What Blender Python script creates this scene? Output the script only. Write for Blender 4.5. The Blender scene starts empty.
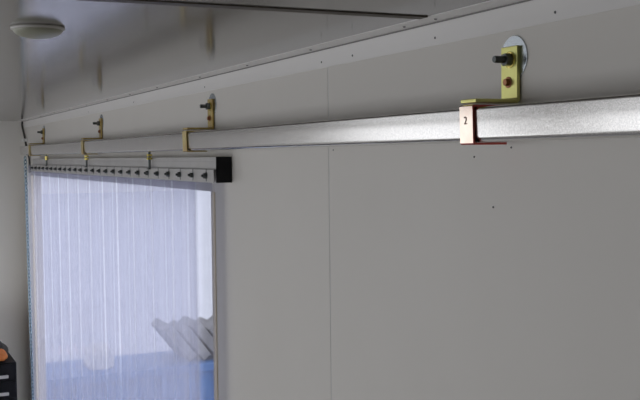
import bpy, bmesh, math, random
from mathutils import Vector, Matrix
random.seed(7)
scene = bpy.context.scene
COL = scene.collection

# ------------------------------------------------------------------ camera
cam_d = bpy.data.cameras.new('camera')
cam = bpy.data.objects.new('camera', cam_d); COL.objects.link(cam)
f, yaw, pitch, roll = 984.258, 0.43449, -0.04570, -0.01120
F = Vector((-math.cos(yaw)*math.cos(pitch), math.sin(yaw)*math.cos(pitch), math.sin(pitch)))
R0 = F.cross(Vector((0, 0, 1))).normalized(); U0 = R0.cross(F)
R = math.cos(roll)*R0 + math.sin(roll)*U0
U = -math.sin(roll)*R0 + math.cos(roll)*U0
M = Matrix((R, U, -F)).transposed().to_4x4(); M.translation = Vector((0, -0.75, 2.1))
cam.matrix_world = M
cam_d.sensor_width = 36; cam_d.lens = f*36/640; cam_d.clip_start = 0.01; cam_d.clip_end = 500
scene.camera = cam

# ------------------------------------------------------------------ daylight and exposure
SKY = 1.15
scene.view_settings.view_transform = 'Standard'
scene.view_settings.look = 'None'
scene.view_settings.gamma = 1
scene.view_settings.use_curve_mapping = False
scene.view_settings.exposure = 0.55
world = bpy.data.worlds.new('overcast_sky'); scene.world = world; world.use_nodes = True
wn = world.node_tree; wn.nodes.clear()
wo = wn.nodes.new('ShaderNodeOutputWorld'); wb = wn.nodes.new('ShaderNodeBackground')
wt = wn.nodes.new('ShaderNodeTexCoord'); ws = wn.nodes.new('ShaderNodeSeparateXYZ'); wr = wn.nodes.new('ShaderNodeValToRGB')
wn.links.new(wt.outputs['Generated'], ws.inputs[0]); wn.links.new(ws.outputs['Z'], wr.inputs[0])
wr.color_ramp.elements[0].position = 0.0; wr.color_ramp.elements[0].color = (0.88, 0.90, 0.95, 1)
wr.color_ramp.elements[1].position = 1.0; wr.color_ramp.elements[1].color = (0.98, 1.0, 1.06, 1)
wn.links.new(wr.outputs[0], wb.inputs['Color']); wb.inputs['Strength'].default_value = SKY
wn.links.new(wb.outputs[0], wo.inputs['Surface'])
scene.cycles.max_bounces = 12
scene.cycles.diffuse_bounces = 6
scene.cycles.transparent_max_bounces = 24
scene.cycles.sample_clamp_indirect = 6

def portal(loc, rot, sx, sy):           # guides sky sampling through a real opening
    l = bpy.data.lights.new('sky_portal', 'AREA'); l.shape = 'RECTANGLE'; l.size = sx; l.size_y = sy
    l.cycles.is_portal = True
    o = bpy.data.objects.new('sky_portal', l); COL.objects.link(o); o.location = loc; o.rotation_euler = rot
portal((-5.27, -2.55, 1.2), (0, -math.pi/2, 0), 2.0, 0.9)
portal((-2.4, -3.27, 1.3), (math.pi/2, 0, 0), 4.4, 1.9)
portal((-3.535, 0.07, 1.0), (-math.pi/2, 0, 0), 2.6, 2.0)

# ------------------------------------------------------------------ materials
def mat(name, color, rough=0.5, metal=0.0, spec=0.5, noise=None, bump=None, coat=0.0, color2=None, nscale=20, stretch=(1, 1, 1)):
    m = bpy.data.materials.new(name); m.use_nodes = True
    nt = m.node_tree; b = nt.nodes['Principled BSDF']
    b.inputs['Base Color'].default_value = (*color, 1); b.inputs['Roughness'].default_value = rough
    b.inputs['Metallic'].default_value = metal; b.inputs['Specular IOR Level'].default_value = spec
    b.inputs['Coat Weight'].default_value = coat
    tc = nt.nodes.new('ShaderNodeTexCoord'); mp = nt.nodes.new('ShaderNodeMapping'); mp.inputs['Scale'].default_value = stretch
    nt.links.new(tc.outputs['Object'], mp.inputs[0])
    nz = nt.nodes.new('ShaderNodeTexNoise'); nz.inputs['Scale'].default_value = nscale; nz.inputs['Detail'].default_value = 5
    nt.links.new(mp.outputs[0], nz.inputs['Vector'])
    if color2:
        r = nt.nodes.new('ShaderNodeValToRGB')
        r.color_ramp.elements[0].position = 0.35; r.color_ramp.elements[0].color = (*color, 1)
        r.color_ramp.elements[1].position = 0.65; r.color_ramp.elements[1].color = (*color2, 1)
        nt.links.new(nz.outputs['Fac'], r.inputs[0]); nt.links.new(r.outputs[0], b.inputs['Base Color'])
    if noise:
        mr = nt.nodes.new('ShaderNodeMapRange'); mr.inputs['To Min'].default_value = noise[0]; mr.inputs['To Max'].default_value = noise[1]
        mr.inputs['From Min'].default_value = 0.3; mr.inputs['From Max'].default_value = 0.7
        nt.links.new(nz.outputs['Fac'], mr.inputs[0]); nt.links.new(mr.outputs[0], b.inputs['Roughness'])
    if bump:
        bp = nt.nodes.new('ShaderNodeBump'); bp.inputs['Strength'].default_value = bump[0]; bp.inputs['Distance'].default_value = bump[1]
        nt.links.new(nz.outputs['Fac'], bp.inputs['Height']); nt.links.new(bp.outputs[0], b.inputs['Normal'])
    return m

WALL = mat('white_panel', (0.725, 0.695, 0.645), 0.42, spec=0.35, color2=(0.745, 0.715, 0.665), nscale=3)
ENDW = mat('end_panel', (0.80, 0.775, 0.725), 0.5, spec=0.3, color2=(0.82, 0.795, 0.745), nscale=3)
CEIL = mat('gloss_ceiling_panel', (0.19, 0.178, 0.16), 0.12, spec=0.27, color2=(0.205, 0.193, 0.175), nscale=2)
TRIM = mat('white_trim', (0.80, 0.78, 0.755), 0.32, spec=0.45, color2=(0.82, 0.80, 0.775), nscale=4)
FLOOR = mat('grey_vinyl_floor', (0.30, 0.29, 0.27), 0.5, color2=(0.36, 0.35, 0.33), nscale=6)
SEAL = mat('dark_sealant', (0.09, 0.085, 0.08), 0.6, color2=(0.12, 0.11, 0.10))
GALV = mat('galvanised_steel', (0.61, 0.595, 0.57), 0.2, 1.0, noise=(0.13, 0.24), color2=(0.87, 0.85, 0.815), nscale=650, bump=(0.08, 0.0002))
YZ = mat('yellow_zinc', (0.76, 0.77, 0.29), 0.32, 0.9, color2=(0.70, 0.64, 0.23), nscale=25)
YZB = mat('shaded_yellow_zinc', (0.58, 0.46, 0.17), 0.36, 0.9, color2=(0.46, 0.32, 0.12), nscale=40)  # darker copy of the yellow zinc, dimmer light on far straps put into the colour
YZP = mat('yellow_zinc_clamp', (0.74, 0.62, 0.28), 0.34, 0.9, color2=(0.64, 0.46, 0.2), nscale=25)
COP = mat('highlit_copper_zinc', (0.97, 0.82, 0.70), 0.14, 1.0, color2=(0.95, 0.68, 0.56), nscale=30)  # clamp front face paled, its highlight is put into the colour
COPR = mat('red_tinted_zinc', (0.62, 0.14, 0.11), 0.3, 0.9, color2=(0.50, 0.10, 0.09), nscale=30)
DARK = mat('dark_steel', (0.10, 0.11, 0.11), 0.35, 0.9, color2=(0.16, 0.17, 0.16), nscale=60)
BRONZE = mat('bronze_screw', (0.36, 0.16, 0.09), 0.4, 0.9, color2=(0.45, 0.22, 0.10), nscale=60)
WASH = mat('bright_zinc_washer', (0.55, 0.60, 0.64), 0.25, 1.0, color2=(0.60, 0.65, 0.68), nscale=30)
BRASS = mat('yellow_zinc_nut', (0.85, 0.72, 0.22), 0.25, 0.9, color2=(0.8, 0.66, 0.2), nscale=60)
ALU = mat('anodised_header', (0.48, 0.465, 0.45), 0.5, 0.2, color2=(0.53, 0.515, 0.50), nscale=15)
INK = mat('stamped_ink', (0.20, 0.12, 0.08), 0.6)
RIVET = mat('dull_rivet', (0.10, 0.10, 0.10), 0.5, 0.6)
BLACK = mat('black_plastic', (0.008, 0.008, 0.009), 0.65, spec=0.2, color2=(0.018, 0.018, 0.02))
LABELM = mat('pale_plastic', (0.62, 0.60, 0.56), 0.5)
CLOTH = mat('black_cloth', (0.02, 0.018, 0.016), 0.9, color2=(0.035, 0.03, 0.026), nscale=40, bump=(0.5, 0.003))
ORANGE = mat('orange_cloth', (0.75, 0.24, 0.05), 0.7, color2=(0.65, 0.19, 0.04), nscale=40)
CARD = mat('brown_cardboard', (0.33, 0.21, 0.12), 0.85, color2=(0.29, 0.18, 0.10))
CABLE = mat('dark_grey_cable', (0.06, 0.055, 0.05), 0.55)
WHITE = mat('white_plastic', (0.82, 0.82, 0.80), 0.4)
BEIGE = mat('beige_edge_trim', (0.90, 0.79, 0.58), 0.45)
LENS = mat('frosted_lamp_cover', (0.36, 0.36, 0.275), 0.4, color2=(0.39, 0.39, 0.30))
SNOW = mat('snow', (0.70, 0.72, 0.77), 0.8, spec=0.2, color2=(0.74, 0.76, 0.81), nscale=1.5, bump=(0.5, 0.05))
BLUE = mat('blue_plastic', (0.012, 0.13, 0.40), 0.45, color2=(0.018, 0.16, 0.45), nscale=6)
STONE = mat('grey_stone', (0.17, 0.17, 0.175), 0.85, color2=(0.27, 0.27, 0.275), nscale=9, bump=(0.6, 0.01))
SACK = mat('white_woven_sack', (0.78, 0.77, 0.75), 0.8, color2=(0.83, 0.82, 0.8), nscale=30, bump=(0.4, 0.004))
CHAIN = mat('bright_zinc_chain', (0.40, 0.54, 0.62), 0.12, 1.0, color2=(0.46, 0.60, 0.68))

def strip_mat(name, tint, haze, streak):
    m = bpy.data.materials.new(name); m.use_nodes = True; nt = m.node_tree; nt.nodes.clear()
    out = nt.nodes.new('ShaderNodeOutputMaterial')
    tr = nt.nodes.new('ShaderNodeBsdfTransparent'); tr.inputs[0].default_value = (*tint, 1)
    tl = nt.nodes.new('ShaderNodeBsdfTranslucent'); tl.inputs[0].default_value = (0.86, 0.86, 0.95, 1)
    df = nt.nodes.new('ShaderNodeBsdfDiffuse'); df.inputs[0].default_value = (0.80, 0.80, 0.88, 1)
    gl = nt.nodes.new('ShaderNodeBsdfGlossy'); gl.inputs['Roughness'].default_value = 0.12
    tc = nt.nodes.new('ShaderNodeTexCoord'); mp = nt.nodes.new('ShaderNodeMapping'); mp.inputs['Scale'].default_value = (30, 30, 0.6)
    nz = nt.nodes.new('ShaderNodeTexNoise'); nz.inputs['Scale'].default_value = 1.0; nz.inputs['Detail'].default_value = 3
    mr = nt.nodes.new('ShaderNodeMapRange'); mr.inputs['From Min'].default_value = 0.3; mr.inputs['From Max'].default_value = 0.7
    mr.inputs['To Min'].default_value = haze - streak; mr.inputs['To Max'].default_value = haze + streak
    nt.links.new(tc.outputs['Object'], mp.inputs[0]); nt.links.new(mp.outputs[0], nz.inputs['Vector']); nt.links.new(nz.outputs['Fac'], mr.inputs[0])
    a = nt.nodes.new('ShaderNodeMixShader'); a.inputs[0].default_value = 0.25
    nt.links.new(tl.outputs[0], a.inputs[1]); nt.links.new(df.outputs[0], a.inputs[2])
    b = nt.nodes.new('ShaderNodeMixShader'); nt.links.new(mr.outputs[0], b.inputs[0])
    nt.links.new(tr.outputs[0], b.inputs[1]); nt.links.new(a.outputs[0], b.inputs[2])
    c = nt.nodes.new('ShaderNodeMixShader'); c.inputs[0].default_value = 0.05
    nt.links.new(b.outputs[0], c.inputs[1]); nt.links.new(gl.outputs[0], c.inputs[2])
    nt.links.new(c.outputs[0], out.inputs['Surface'])
    return m
PVC = strip_mat('clear_pvc', (0.855, 0.862, 0.90), 0.20, 0.03)
PVCE = strip_mat('clear_pvc_edge', (0.995, 0.995, 1.0), 0.06, 0.03)

# ------------------------------------------------------------------ helpers
def box(bm, x0, x1, y0, y1, z0, z1, mi=0):
    v = [bm.verts.new((x, y, z)) for x in (x0, x1) for y in (y0, y1) for z in (z0, z1)]
    for q in ((0, 1, 3, 2), (4, 6, 7, 5), (0, 4, 5, 1), (2, 3, 7, 6), (0, 2, 6, 4), (1, 5, 7, 3)):
        bm.faces.new([v[i] for i in q]).material_index = mi

def cyl(bm, p0, p1, r0, r1=None, n=20, rot=0.0):
    p0, p1 = Vector(p0), Vector(p1); r1 = r0 if r1 is None else r1
    d = (p1-p0).normalized(); a = d.orthogonal().normalized(); b = d.cross(a)
    ra = [bm.verts.new(p0+(a*math.cos(t)+b*math.sin(t))*r0) for t in [rot+2*math.pi*i/n for i in range(n)]]
    rb = [bm.verts.new(p1+(a*math.cos(t)+b*math.sin(t))*r1) for t in [rot+2*math.pi*i/n for i in range(n)]]
    for i in range(n):
        j = (i+1) % n; bm.faces.new((ra[i], ra[j], rb[j], rb[i]))
    bm.faces.new(ra[::-1]); bm.faces.new(rb)

def tube(bm, pts, r, n=10, closed=False):
    pts = [Vector(p) for p in pts]; rings = []
    N = len(pts)
    for i, p in enumerate(pts):
        if closed: d = (pts[(i+1) % N]-pts[i-1]).normalized()
        else: d = (pts[min(i+1, N-1)]-pts[max(i-1, 0)]).normalized()
        a = d.cross(Vector((0.31, 0.17, 0.93)))
        if a.length < 0.2: a = d.cross(Vector((0.9, 0.3, 0.1)))
        a.normalize(); b = d.cross(a)
        rings.append([bm.verts.new(p+(a*math.cos(t)+b*math.sin(t))*r) for t in [2*math.pi*k/n for k in range(n)]])
    for i in range(N if closed else N-1):
        A, B = rings[i], rings[(i+1) % N]
        for k in range(n):
            l = (k+1) % n; bm.faces.new((A[k], A[l], B[l], B[k]))
    if not closed: bm.faces.new(rings[0][::-1]); bm.faces.new(rings[-1])

def extrude_x(bm, prof, x0, x1):                 # closed (y, z) outline pulled along x
    a = [bm.verts.new((x0, y, z)) for y, z in prof]; b = [bm.verts.new((x1, y, z)) for y, z in prof]
    n = len(prof)
    for i in range(n):
        j = (i+1) % n; bm.faces.new((a[i], a[j], b[j], b[i]))
    bm.faces.new(a[::-1]); bm.faces.new(b)

def lathe(bm, c, prof, n=40):                    # prof: (radius, z) downwards
    rings = []
    for r, z in prof:
        if r < 1e-6: rings.append([bm.verts.new((c[0], c[1], c[2]+z))])
        else: rings.append([bm.verts.new((c[0]+r*math.cos(2*math.pi*i/n), c[1]+r*math.sin(2*math.pi*i/n), c[2]+z)) for i in range(n)])
    for A, B in zip(rings, rings[1:]):
        for i in range(n):
            j = (i+1) % n
            q = [A[i % len(A)], A[j % len(A)], B[j % len(B)], B[i % len(B)]]
            q = list(dict.fromkeys(q))
            if len(q) > 2: bm.faces.new(q)

def obj(name, bm, mats, parent=None, smooth=None, bevel=None):
    bmesh.ops.recalc_face_normals(bm, faces=bm.faces)
    me = bpy.data.meshes.new(name); bm.to_mesh(me); bm.free()
    o = bpy.data.objects.new(name, me); COL.objects.link(o)
    for m in (mats if isinstance(mats, (list, tuple)) else [mats]): me.materials.append(m)
    if smooth:
        for p in me.polygons: p.use_smooth = True
        if smooth != 180: me.set_sharp_from_angle(angle=math.radians(smooth))
    if bevel:
        b = o.modifiers.new('bevel', 'BEVEL'); b.width = bevel; b.segments = 3; b.limit_method = 'ANGLE'; b.angle_limit = math.radians(50)
    if parent: o.parent = parent
    return o
NB = bmesh.new
def boxo(name, dims, m, parent=None, bevel=None):
    bm = NB(); box(bm, *dims); return obj(name, bm, m, parent, bevel=bevel)
def empty(name, loc=(0, 0, 0)):
    o = bpy.data.objects.new(name, None); COL.objects.link(o); o.location = loc; o.empty_display_size = 0.05; return o
def tag(o, label, cat, group=None, kind=None):
    o['label'] = label; o['category'] = cat
    if group: o['group'] = group
    if kind: o['kind'] = kind
    return o
def struct(o): o['kind'] = 'structure'; return o

# ------------------------------------------------------------------ setting
ZC = 2.29; XF = -5.2; XB = 2.2; YL = -3.2
OX0, OX1, OZ = -4.98, -2.214, 2.016             # opening behind the curtain
J1 = -1.577                                     # panel joint
bm = NB()
T = 0.045
def wallpiece(x0, x1, z0, z1): box(bm, x0, x1, 0, T, z0, z1)
wallpiece(XF-0.1, OX0, 0, ZC); wallpiece(OX0, OX1, OZ, ZC); wallpiece(OX1, J1-0.0016, 0, ZC)
wallpiece(J1+0.0016, 0.80, 0, ZC); wallpiece(0.804, XB, 0, ZC)
wall = struct(obj('wall_right', bm, WALL))
bm = NB(); box(bm, J1-0.0016, J1+0.0016, 0.0006, T, 0, ZC); box(bm, 0.80, 0.804, 0.0016, T, 0, ZC)
obj('joint_sealant', bm, mat('grey_sealant', (0.68, 0.68, 0.67), 0.6), wall)
for x, z, s in ((-1.1191, 2.095, .0016), (-1.0354, 2.1068, .0016), (-1.0752, 2.029, .0018), (-1.5579, 2.1084, .0014)):
    bm = NB(); cyl(bm, (x, 0.001, z), (x, -0.0012, z), s, s*0.6, 10); obj('pin_head', bm, RIVET, wall)
bm = NB(); W0, W1 = (-3.16, -1.95), (0.3, 2.25)
box(bm, XF-0.06, XF, W0[0], W0[1], 0, W1[0]); box(bm, XF-0.06, XF, W0[0], W0[1], W1[1], ZC)
box(bm, XF-0.06, XF, YL-0.06, W0[0], 0, ZC); box(bm, XF-0.06, XF, W0[1], 0, 0, ZC)
struct(obj('wall_far', bm, ENDW))
bm = NB(); V0, V1 = (-4.55, -0.2), (0.4, 2.25)
box(bm, XF, V0[0], YL-0.06, YL, 0, ZC); box(bm, V0[1], XB, YL-0.06, YL, 0, ZC)
box(bm, V0[0], V0[1], YL-0.06, YL, 0, V1[0]); box(bm, V0[0], V0[1], YL-0.06, YL, V1[1], ZC)
struct(obj('wall_left', bm, WALL))
struct(boxo('wall_back', (XB, XB+0.06, YL-0.06, T, 0, ZC), mat('dark_partition', (0.22, 0.215, 0.21), 0.6)))
struct(boxo('floor', (XF-0.06, XB+0.06, YL-0.06, T, -0.08, 0), FLOOR))
CJ = -1.19
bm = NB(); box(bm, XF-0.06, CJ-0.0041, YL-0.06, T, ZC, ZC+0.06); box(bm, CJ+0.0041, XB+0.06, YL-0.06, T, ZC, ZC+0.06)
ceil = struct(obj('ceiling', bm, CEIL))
bm = NB(); box(bm, CJ-0.011, CJ+0.011, YL, -0.0352, ZC-0.0016, ZC-0.0001); obj('joint_cover', bm, mat('brown_joint_cover', (0.10, 0.085, 0.065), 0.5, spec=0.2), ceil, bevel=0.0005)
def window(name, x0, x1, y0, y1, z0, z1, n, along):
    bm = NB(); t = 0.022
    def fr(a0, a1, b0, b1):
        if along == 'y': box(bm, x0, x1, a0, a1, b0, b1)
        else: box(bm, a0, a1, y0, y1, b0, b1)
    A0, A1 = (y0, y1) if along == 'y' else (x0, x1)
    fr(A0, A1, z0, z0+t); fr(A0, A1, z1-t, z1)
    for i in range(n+1):
        c = A0+(A1-A0)*i/n; c = min(max(c, A0+t/2), A1-t/2); fr(c-t/2, c+t/2, z0+t, z1-t)
    return struct(obj(name, bm, WHITE))
window('window_1', XF-0.05, XF-0.01, W0[0], W0[1], W1[0], W1[1], 1, 'y')
window('window_2', V0[0], V0[1], YL-0.05, YL-0.01, V1[0], V1[1], 3, 'x')
# corner cove trim, an angle with a ceiling flange and a wall flange
bm = NB()
extrude_x(bm, [(0, ZC), (-0.035, ZC), (-0.035, ZC-0.0016), (-0.004, ZC-0.0022), (-0.0022, ZC-0.004), (-0.0016, 2.2550), (0, 2.2548)], XF, XB)
tr = struct(obj('trim_1', bm, TRIM))
bm = NB(); cyl(bm, (XF, -0.0034, ZC-0.0034), (XB, -0.0034, ZC-0.0034), 0.0011, n=8); obj('corner_shadow_line', bm, mat('grey_shadow_line', (0.22, 0.21, 0.20), 0.6), tr)  # thin dark rod added to draw the shadow line under the ceiling flange
for x in (-4.9, -4.55, -4.2, -3.87, -3.55, -3.22, -2.92, -2.62, -2.247, -1.93, -1.61, -1.275, -1.187, -0.9, -0.57):
    bm = NB(); cyl(bm, (x, -0.018, ZC-0.001), (x, -0.018, ZC-0.0032), 0.0030, 0.0018, 12); obj('rivet', bm, RIVET, tr)
for x in (-3.6, -2.94, -2.26, -1.599, -1.477, -1.215, -0.9456):
    bm = NB(); cyl(bm, (x, -0.001, 2.2655), (x, -0.0026, 2.2655), 0.0022, 0.0015, 12); obj('rivet', bm, RIVET, tr)
# beige edge trim round the opening
bm = NB(); box(bm, OX1-0.012, OX1+0.012, -0.003, T, 0, OZ)
box(bm, OX0-0.002, OX0+0.012, -0.003, T, 0, OZ)
struct(obj('trim_2', bm, BEIGE, bevel=0.0015))
# ground outside: lying snow
bm = NB()
n = 40
vs = [[bm.verts.new((-70+i*2.2, 0.06+(-12 if j < 0 else 0)+j*1.6, -0.4+0.05*math.sin(i*0.9)*math.cos(j*1.3))) for j in range(n)] for i in range(n)]
for i in range(n-1):
    for j in range(n-1): bm.faces.new((vs[i][j], vs[i+1][j], vs[i+1][j+1], vs[i][j+1]))
struct(obj('ground', bm, SNOW, smooth=180))

# ------------------------------------------------------------------ galvanised track
RZ0, RZ1, RY0, RY1 = 2.1140, 2.1565, -0.066, -0.022
def rr(y, z, cy, cz, r=0.005, n=4):              # rounded corner points
    return
prof = []
def arc(cy, cz, r, a0, a1, n=5):
    for i in range(n+1):
        a = math.radians(a0+(a1-a0)*i/n); prof.append((cy+r*math.cos(a), cz+r*math.sin(a)))
r = 0.004
rl = 0.008; TI = 0.0011                           # rolled lower edge, face leaning in slightly
arc(RY0+r, RZ1-r, r, 90, 181); arc(RY0+TI+rl, RZ0+rl, rl, 181, 270)
prof += [(-0.050, RZ0), (-0.050, RZ0+0.002), (RY0+0.009, RZ0+0.002), (RY0+0.0032, RZ0+0.008), (RY0+0.002, RZ1-0.004), (RY0+0.004, RZ1-0.002),
         (RY1-0.004, RZ1-0.002), (RY1-0.002, RZ1-0.004), (RY1-0.002, RZ0+0.0045), (RY1-0.0045, RZ0+0.002), (-0.039, RZ0+0.002), (-0.039, RZ0)]
arc(RY1-r, RZ0+r, r, 270, 360); arc(RY1-r, RZ1-r, r, 0, 90)
bm = NB(); extrude_x(bm, prof, -4.87, 1.15)
rail = obj('door_track', bm, GALV, smooth=40)
tag(rail, 'long galvanised steel sliding track running across the white wall on yellow brackets', 'rail')

# ------------------------------------------------------------------ brackets
def bracket(x, clamp_mat, strap_mat):
    root = empty('rail_bracket', (x, 0, 2.1625))
    def P(name, bm, m, par=root, **k):
        o = obj(name, bm, m, par, **k); o.matrix_parent_inverse = Matrix.Identity(4)
        return o
    ZB = -2.1625
    w = 0.017
    # washer on the wall
    bm = NB(); cyl(bm, (0.003, 0, 0.0575), (0.003, -0.0018, 0.0575), 0.0275, n=48); P('washer', bm, WASH, smooth=40, bevel=0.0004)
    # bent strap: wall leg and arm
    bm = NB(); pr = []
    for y, z in ((-0.0018, 0.0715), (-0.0018, 0.003), (-0.0048, 0), (-0.068, 0), (-0.068, 0.0045), (-0.0085, 0.0045), (-0.0066, 0.0064), (-0.0066, 0.0715)): pr.append((y, z))
    extrude_x(bm, pr, -w, w); P('strap', bm, strap_mat, bevel=0.0009)
    # clamp round the track
    bm = NB(); c0, c1 = -0.0178, 0.0115; t = 0.003
    g = 0.0005; zt, zb = RZ1+ZB+t+g, RZ0+ZB-t-g; t2 = t+g
    extrude_x(bm, [(-0.018, zt), (RY0-t2+0.002, zt), (RY0-t2, zt-0.002), (RY0-t2+TI, zb+0.002), (RY0-t2+TI+0.002, zb), (-0.018, zb), (-0.018, zb+t), (RY0-g+0.001+TI, zb+t), (RY0-g+TI, zb+t+0.001), (RY0-g, zt-t-0.001), (RY0-g+0.001, zt-t), (-0.018, zt-t)], c0, c1)
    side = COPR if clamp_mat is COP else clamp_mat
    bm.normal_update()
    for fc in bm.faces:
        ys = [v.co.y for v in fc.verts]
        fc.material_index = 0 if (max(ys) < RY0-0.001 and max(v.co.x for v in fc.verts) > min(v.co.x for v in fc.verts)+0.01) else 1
    cl = P('clamp', bm, [clamp_mat, side], bevel=0.0005)
    # weld pad between arm and clamp
    # stud with nut and washer
    bm = NB(); cyl(bm, (0.002, -0.0064, 0.0545), (0.002, -0.0305, 0.0545), 0.0040, n=16)
    for k in range(9): cyl(bm, (0.002, -0.0165-k*0.0015, 0.0545), (0.002, -0.0172-k*0.0015, 0.0545), 0.0045, n=16)
    bo = P('stud', bm, DARK, smooth=35)
    bm = NB(); cyl(bm, (0.002, -0.0080, 0.0545), (0.002, -0.0160, 0.0545), 0.0085, n=6, rot=0.4); o = obj('nut', bm, DARK, bo, bevel=0.0006)
    bm = NB(); cyl(bm, (0.002, -0.0066, 0.0545), (0.002, -0.0080, 0.0545), 0.0105, n=28); o = obj('lock_washer', bm, BRASS, bo, bevel=0.0003)
    # lower screw
    bm = NB(); cyl(bm, (-0.001, -0.0066, 0.0265), (-0.001, -0.0076, 0.0265), 0.0072, n=24); cyl(bm, (-0.001, -0.0076, 0.0265), (-0.001, -0.0125, 0.0265), 0.0052, 0.0046, n=6, rot=0.2)
    P('screw', bm, BRONZE, bevel=0.0004)
    return root, cl
def copy_tree(o, parent=None):
    c = o.copy(); COL.objects.link(c)
    if parent: c.parent = parent
    for ch in list(o.children): copy_tree(ch, c)
    return c
GB = 'yellow zinc brackets carrying the track'
BX, BP = -1.0312, 1.1803
b0, cl0 = bracket(BX, COP, YZ)
tag(b0, 'nearest rail bracket, big round washer above and a copper-tinted clamp stamped 2', 'bracket', GB)
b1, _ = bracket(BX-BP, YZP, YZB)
tag(b1, 'yellow rail bracket just above the right end of the strip curtain', 'bracket', GB)
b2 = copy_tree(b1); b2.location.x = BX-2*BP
tag(b2, 'yellow rail bracket above the middle of the strip curtain', 'bracket', GB)
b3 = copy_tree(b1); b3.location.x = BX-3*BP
tag(b3, 'farthest rail bracket, beside the dark cable in the corner', 'bracket', GB)
# the digit stamped on the nearest clamp
cu = bpy.data.curves.new('stamp', 'FONT'); cu.body = '2'; cu.size = 0.0140; cu.extrude = 0.0001; cu.align_x = 'CENTER'
to = bpy.data.objects.new('stamp_text', cu); COL.objects.link(to)
bpy.context.view_layer.update()
me = bpy.data.meshes.new_from_object(to.evaluated_get(bpy.context.evaluated_depsgraph_get()))
bpy.data.objects.remove(to)
st = bpy.data.objects.new('stamped_digit', me); COL.objects.link(st); me.materials.clear(); me.materials.append(INK)
st.rotation_euler = (math.pi/2+0.026, 0, 0); st.location = (-0.004, RY0-0.0034, -0.0265); st.parent = cl0

# ------------------------------------------------------------------ sliding strip curtain
cur = empty('strip_curtain', (-3.44, -0.035, 2.04))
tag(cur, 'clear bluish plastic strip curtain hanging in the bright doorway under the track', 'curtain')
def C(name, bm, m, par=cur, **k):
    o = obj(name, bm, m, par, **k)
    if par is cur: o.matrix_parent_inverse = Matrix.Translation((3.44, 0.035, -2.04))
    return o
HX0, HX1 = -4.70, -2.083
bm = NB()
extrude_x(bm, [(-0.002, 2.0980), (-0.0365, 2.0980), (-0.0365, 2.0962), (-0.0345, 2.0955), (-0.0345, 2.0885), (-0.0350, 2.0880), (-0.0350, 2.0728), (-0.0365, 2.0722), (-0.0365, 2.0705), (-0.002, 2.0705)], HX0, HX1)
C('header_bar', bm, ALU)
bm = NB(); extrude_x(bm, [(-0.002, 2.0703), (-0.026, 2.0703), (-0.026, 2.041), (-0.002, 2.041)], HX0, HX1); C('clamp_plate', bm, ALU, bevel=0.001)
bm = NB(); box(bm, HX0, HX1, -0.0434, -0.0420, 2.0405, 2.0700); C('front_plate', bm, ALU, bevel=0.0004)
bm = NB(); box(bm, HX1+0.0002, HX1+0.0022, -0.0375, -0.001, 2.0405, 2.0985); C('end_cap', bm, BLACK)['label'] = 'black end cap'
# hangers up to the trolleys in the track
for x in (-4.2621, -3.4436, -2.6165):
    bm = NB(); cyl(bm, (x, -0.044, RZ0+0.012), (x, -0.044, 2.068), 0.0036, n=14); box(bm, x-0.009, x+0.009, -0.050, -0.038, 2.066, 2.0695)
    h = C('hanger_rod', bm, DARK)
    for z in (2.0955, 2.1045):
        bm = NB(); cyl(bm, (x, -0.044, z-0.0032), (x, -0.044, z+0.0032), 0.0080, n=6, rot=0.3); C('nut', bm, BRASS, h, bevel=0.0006)
        bpy.context.view_layer.update()
# strips: a front row and a back row, each 200 mm wide, edges 100 mm apart
def strip(x0, x1, y, seed):
    rnd = random.Random(seed); bm = NB(); n = 12; t = 0.002; nz = 14
    bow = 0.0035; tw = rnd.uniform(-0.006, 0.006)
    zs = [2.069-(2.069-0.04)*k/nz for k in range(nz+1)]
    def pt(u, z, side):
        s = 2*u-1; q = (2.069-z)/2.03
        yy = y-bow*(1-s*s)*min(1, q*4+0.1)+tw*s*q+0.0015*math.sin(z*3+seed)*q
        return (x0+(x1-x0)*u, yy+(t/2 if side else -t/2), z)
    F_ = [[bm.verts.new(pt(i/n, z, 0)) for i in range(n+1)] for z in zs]
    B_ = [[bm.verts.new(pt(i/n, z, 1)) for i in range(n+1)] for z in zs]
    for k in range(nz):
        for i in range(n):
            e = 0
            bm.faces.new((F_[k][i], F_[k][i+1], F_[k+1][i+1], F_[k+1][i])).material_index = e
            bm.faces.new((B_[k][i], B_[k+1][i], B_[k+1][i+1], B_[k][i+1])).material_index = e
    for i in range(n):
        bm.faces.new((F_[0][i], B_[0][i], B_[0][i+1], F_[0][i+1])); bm.faces.new((F_[nz][i], F_[nz][i+1], B_[nz][i+1], B_[nz][i]))
    # rolled long edges, made clearer to stand in for the sky light they gather
    for e in (0, 1):
        cs = [Vector(pt(e, z, 0)) for z in zs]
        tube(bm, [c+Vector((0.0036*(2*e-1), t/2, 0)) for c in cs], 0.0036, 6)
    bm.faces.ensure_lookup_table()
    nf = len(bm.faces)
    tot = 2*(nz*6+2)
    for fi in range(nf-tot, nf): bm.faces[fi].material_index = 1
    return C('strip', bm, [PVC, PVCE], smooth=40)
k = 0
for i in range(13):
    x1 = -2.229-0.2*i; strip(x1-0.192, x1-0.007, -0.0375, k); k += 1
for i in range(13):
    x1 = -2.129-0.2*i; strip(x1-0.192, x1-0.007, -0.0285, k); k += 1
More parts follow.
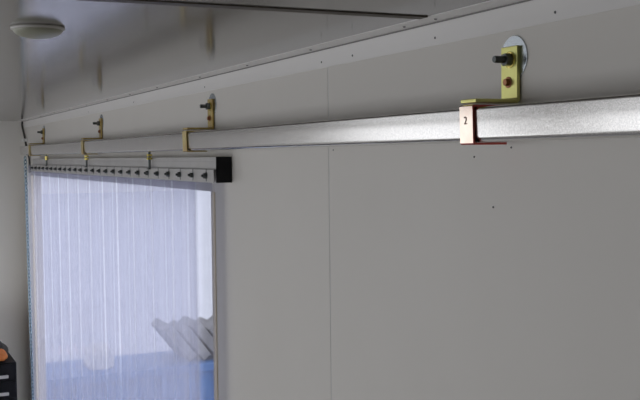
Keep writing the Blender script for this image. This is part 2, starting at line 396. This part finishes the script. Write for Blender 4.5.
# clamping bolts in a row
for i in range(26):
    x = -2.134-0.1*i; z = 2.0560; y0 = -0.0435
    bm = NB(); cyl(bm, (x, -0.027, z), (x, y0-0.012, z), 0.0030, n=12); bo = C('bolt', bm, DARK)
    bm = NB(); cyl(bm, (x, y0, z), (x, y0-0.0012, z), 0.0085, n=20); C('washer', bm, WASH if i % 3 else DARK, bo)
    bm = NB(); cyl(bm, (x, y0-0.0012, z), (x, y0-0.0075, z), 0.0065, n=6, rot=0.3*i); C('nut', bm, DARK, bo)
    bm = NB(); box(bm, x-0.003, x+0.003, y0-0.0002, y0+0.0013, z-0.013, z+0.0145); C('clip', bm, DARK, bo)

# ------------------------------------------------------------------ pull chain at the far edge
bm = NB()
p0, p1 = Vector((-4.730, -0.0630, 2.099)), Vector((-4.668, -0.0630, 0.80))
L = (p1-p0).length; d = (p1-p0)/L; pitch = 0.0165; n = int(L/pitch)
for i in range(n):
    c = p0+d*(i*pitch); s = Vector((0.7, 0.7, 0)) if i % 2 else Vector((0.7, -0.7, 0))
    s = (s-d*s.dot(d)).normalized()
    pts = []
    for k in range(10):
        a = 2*math.pi*k/10; pts.append(c+s*(0.0062*math.cos(a))+d*(0.0110*math.sin(a)))
    tube(bm, pts, 0.0026, 7, True)
tag(obj('pull_chain', bm, CHAIN, smooth=180), 'bright zinc link chain hanging straight down the left edge of the strip curtain', 'chain')

# ------------------------------------------------------------------ corner cable and clip
bm = NB(); tube(bm, [(-5.19, -0.006, 2.289), (-5.188, -0.008, 2.27), (-5.17, -0.008, 2.25), (-5.12, -0.007, 2.21), (-5.08, -0.0075, 2.17), (-5.03, -0.0075, 2.13), (-4.98, -0.0075, 2.10), (-4.97, -0.0075, 2.03)], 0.0050, 10)
tag(obj('cable', bm, CABLE, smooth=180), 'dark cable coming down from the ceiling corner behind the track end', 'cable')
bm = NB(); box(bm, -5.145, -5.06, -0.020, -0.0145, 2.183, 2.198); box(bm, -5.145, -5.135, -0.020, -0.0, 2.183, 2.198); box(bm, -5.07, -5.06, -0.02, -0.0, 2.183, 2.198)
tag(obj('cable_clip', bm, WHITE, bevel=0.002), 'small white plastic clip across the dark cable above the track end', 'clip')

# ------------------------------------------------------------------ round ceiling lamp
lc = (-1.478, -0.513, ZC)
la = empty('ceiling_light', lc)
tag(la, 'small round domed lamp on the glossy ceiling at upper left', 'lamp')
bm = NB(); lathe(bm, (0, 0, 0), [(0.0, 0.0), (0.0375, 0.0), (0.0385, -0.0015), (0.0375, -0.004), (0.034, -0.0045), (0, -0.0045)]); obj('base', bm, LABELM, la, smooth=35)
bm = NB(); lathe(bm, (0, 0, 0), [(0.0352, -0.0042)]+[(0.0352*math.cos(t), -0.0042-0.0125*math.sin(t)) for t in [math.pi/2*i/10 for i in range(1, 11)]]); obj('cover', bm, LENS, la, smooth=180)

# ------------------------------------------------------------------ black drawer cabinet low in the far corner
KX = -4.6
cab = empty('drawer_cabinet', (-4.85, -0.385, 0))
tag(cab, 'black drawer cabinet with pale drawer handles against the end wall, far lower left', 'cabinet')
def K(name, bm, m, par=cab, **k):
    o = obj(name, bm, m, par, **k)
    if par is cab: o.matrix_parent_inverse = Matrix.Translation((4.85, 0.385, 0))
    return o
bm = NB(); box(bm, -5.12, KX-0.006, -0.63, -0.142, 0.0, 1.176); K('body', bm, BLACK, bevel=0.004)
for c in range(4):
    for rw in range(14):
        y1 = -0.148-c*0.1195; z1 = 1.170-rw*0.0785
        bm = NB(); box(bm, KX-0.0058, KX+0.004, y1-0.1165, y1, z1-0.075, z1)
        dr = K('drawer', bm, BLACK, bevel=0.003)
        if c == 0 or rw < 4:
            bm = NB(); box(bm, KX+0.004, KX+0.014, y1-0.072, y1-0.032, z1-0.061, z1-0.047)
            h = K('handle', bm, LABELM, dr, bevel=0.003); h['label'] = 'pale plastic handle'
def blob(name, c, s, m, seed, parent=None, flat=0.35):
    rnd = random.Random(seed); bm = NB(); bmesh.ops.create_icosphere(bm, subdivisions=4, radius=1)
    ph = [rnd.uniform(0, 6) for _ in range(6)]
    for v in bm.verts:
        p = v.co.copy(); k = 1+0.10*math.sin(3*p.x+ph[0])*math.cos(2.5*p.y+ph[1])+0.07*math.sin(5*p.z+4*p.x+ph[2])+0.04*math.sin(9*p.y+6*p.z+ph[3])
        z = p.z if p.z > -flat else -flat
        v.co = Vector((p.x*s[0]*k, p.y*s[1]*k, (z+flat)*s[2]/(1+flat)*(k if z > -flat else 1)))
    for v in bm.verts: v.co += Vector(c)
    return obj(name, bm, m, parent, smooth=180)
bag = blob('cloth_bag', (-4.76, -0.27, 1.1765), (0.13, 0.10, 0.095), CLOTH, 3)
tag(bag, 'slumped black cloth bag with an orange pouch on top of the black cabinet', 'bag')
po = blob('pouch', (-4.665, -0.215, 1.183), (0.05, 0.045, 0.045), ORANGE, 5, bag); po['label'] = 'orange pouch'
bx = empty('cardboard_box', (-5.0, -0.36, 1.1765))
tag(bx, 'brown cardboard box behind the black bag, on the black cabinet', 'box')
bm = NB(); box(bm, -0.10, 0.095, -0.14, 0.10, 0, 0.19); obj('carton', bm, CARD, bx, bevel=0.003)
bm = NB(); box(bm, -0.10, 0.095, -0.03, 0.0, 0.1901, 0.1906); obj('tape', bm, LABELM, bx)

# ------------------------------------------------------------------ outside: blue bin with stone slabs
bin_ = empty('pallet_bin', (-7.26, 1.215, -0.36))
tag(bin_, 'blue plastic pallet bin standing outside, seen low through the curtain', 'bin')
def B(name, bm, m, **k):
    o = obj(name, bm, m, bin_, **k); o.matrix_parent_inverse = Matrix.Translation((7.26, -1.215, 0.36)); return o
BX0, BX1, BY0, BY1, BZ0, BZ1 = -7.52, -7.0, 0.33, 2.1, -0.2, 0.56
bm = NB(); box(bm, BX0, BX1, BY0, BY1, BZ0, BZ1-0.06)
for i in range(9):
    y = BY0+0.06+i*(BY1-BY0-0.12)/8; box(bm, BX1-0.01, BX1+0.03, y-0.025, y+0.025, BZ0, BZ1-0.06)
B('shell', bm, BLUE, bevel=0.008)
bm = NB(); box(bm, BX0-0.03, BX1+0.05, BY0-0.03, BY1+0.03, BZ1-0.0599, BZ1); B('rim', bm, BLUE, bevel=0.008)
for y in (BY0+0.08, (BY0+BY1)/2, BY1-0.08):
    bm = NB(); box(bm, BX0, BX1, y-0.07, y+0.07, -0.36, BZ0-0.0001); B('skid', bm, BLUE, bevel=0.006)
for i in range(10):
    rnd = random.Random(i); bm = NB()
    hh = 0.30+rnd.uniform(-0.02, 0.02); box(bm, -0.2, 0.2, -0.036, 0.036, 0, hh)
    o = obj('paving_stone', bm, STONE, bevel=0.008)
    o.location = (-7.26+rnd.uniform(-0.02, 0.02), 1.46+i*0.112, 0.5605+0.036*math.sin(math.radians(38))); o.rotation_euler = (math.radians(38), 0, 0)
    tag(o, 'grey paving stone leaning in the row on the blue bin outside', 'paving stone', 'leaning paving stones on the blue bin')
tag(blob('sack', (-7.25, 0.79, 0.5605), (0.17, 0.11, 0.17), SACK, 8), 'white sack lying on the left end of the blue bin outside', 'sack')
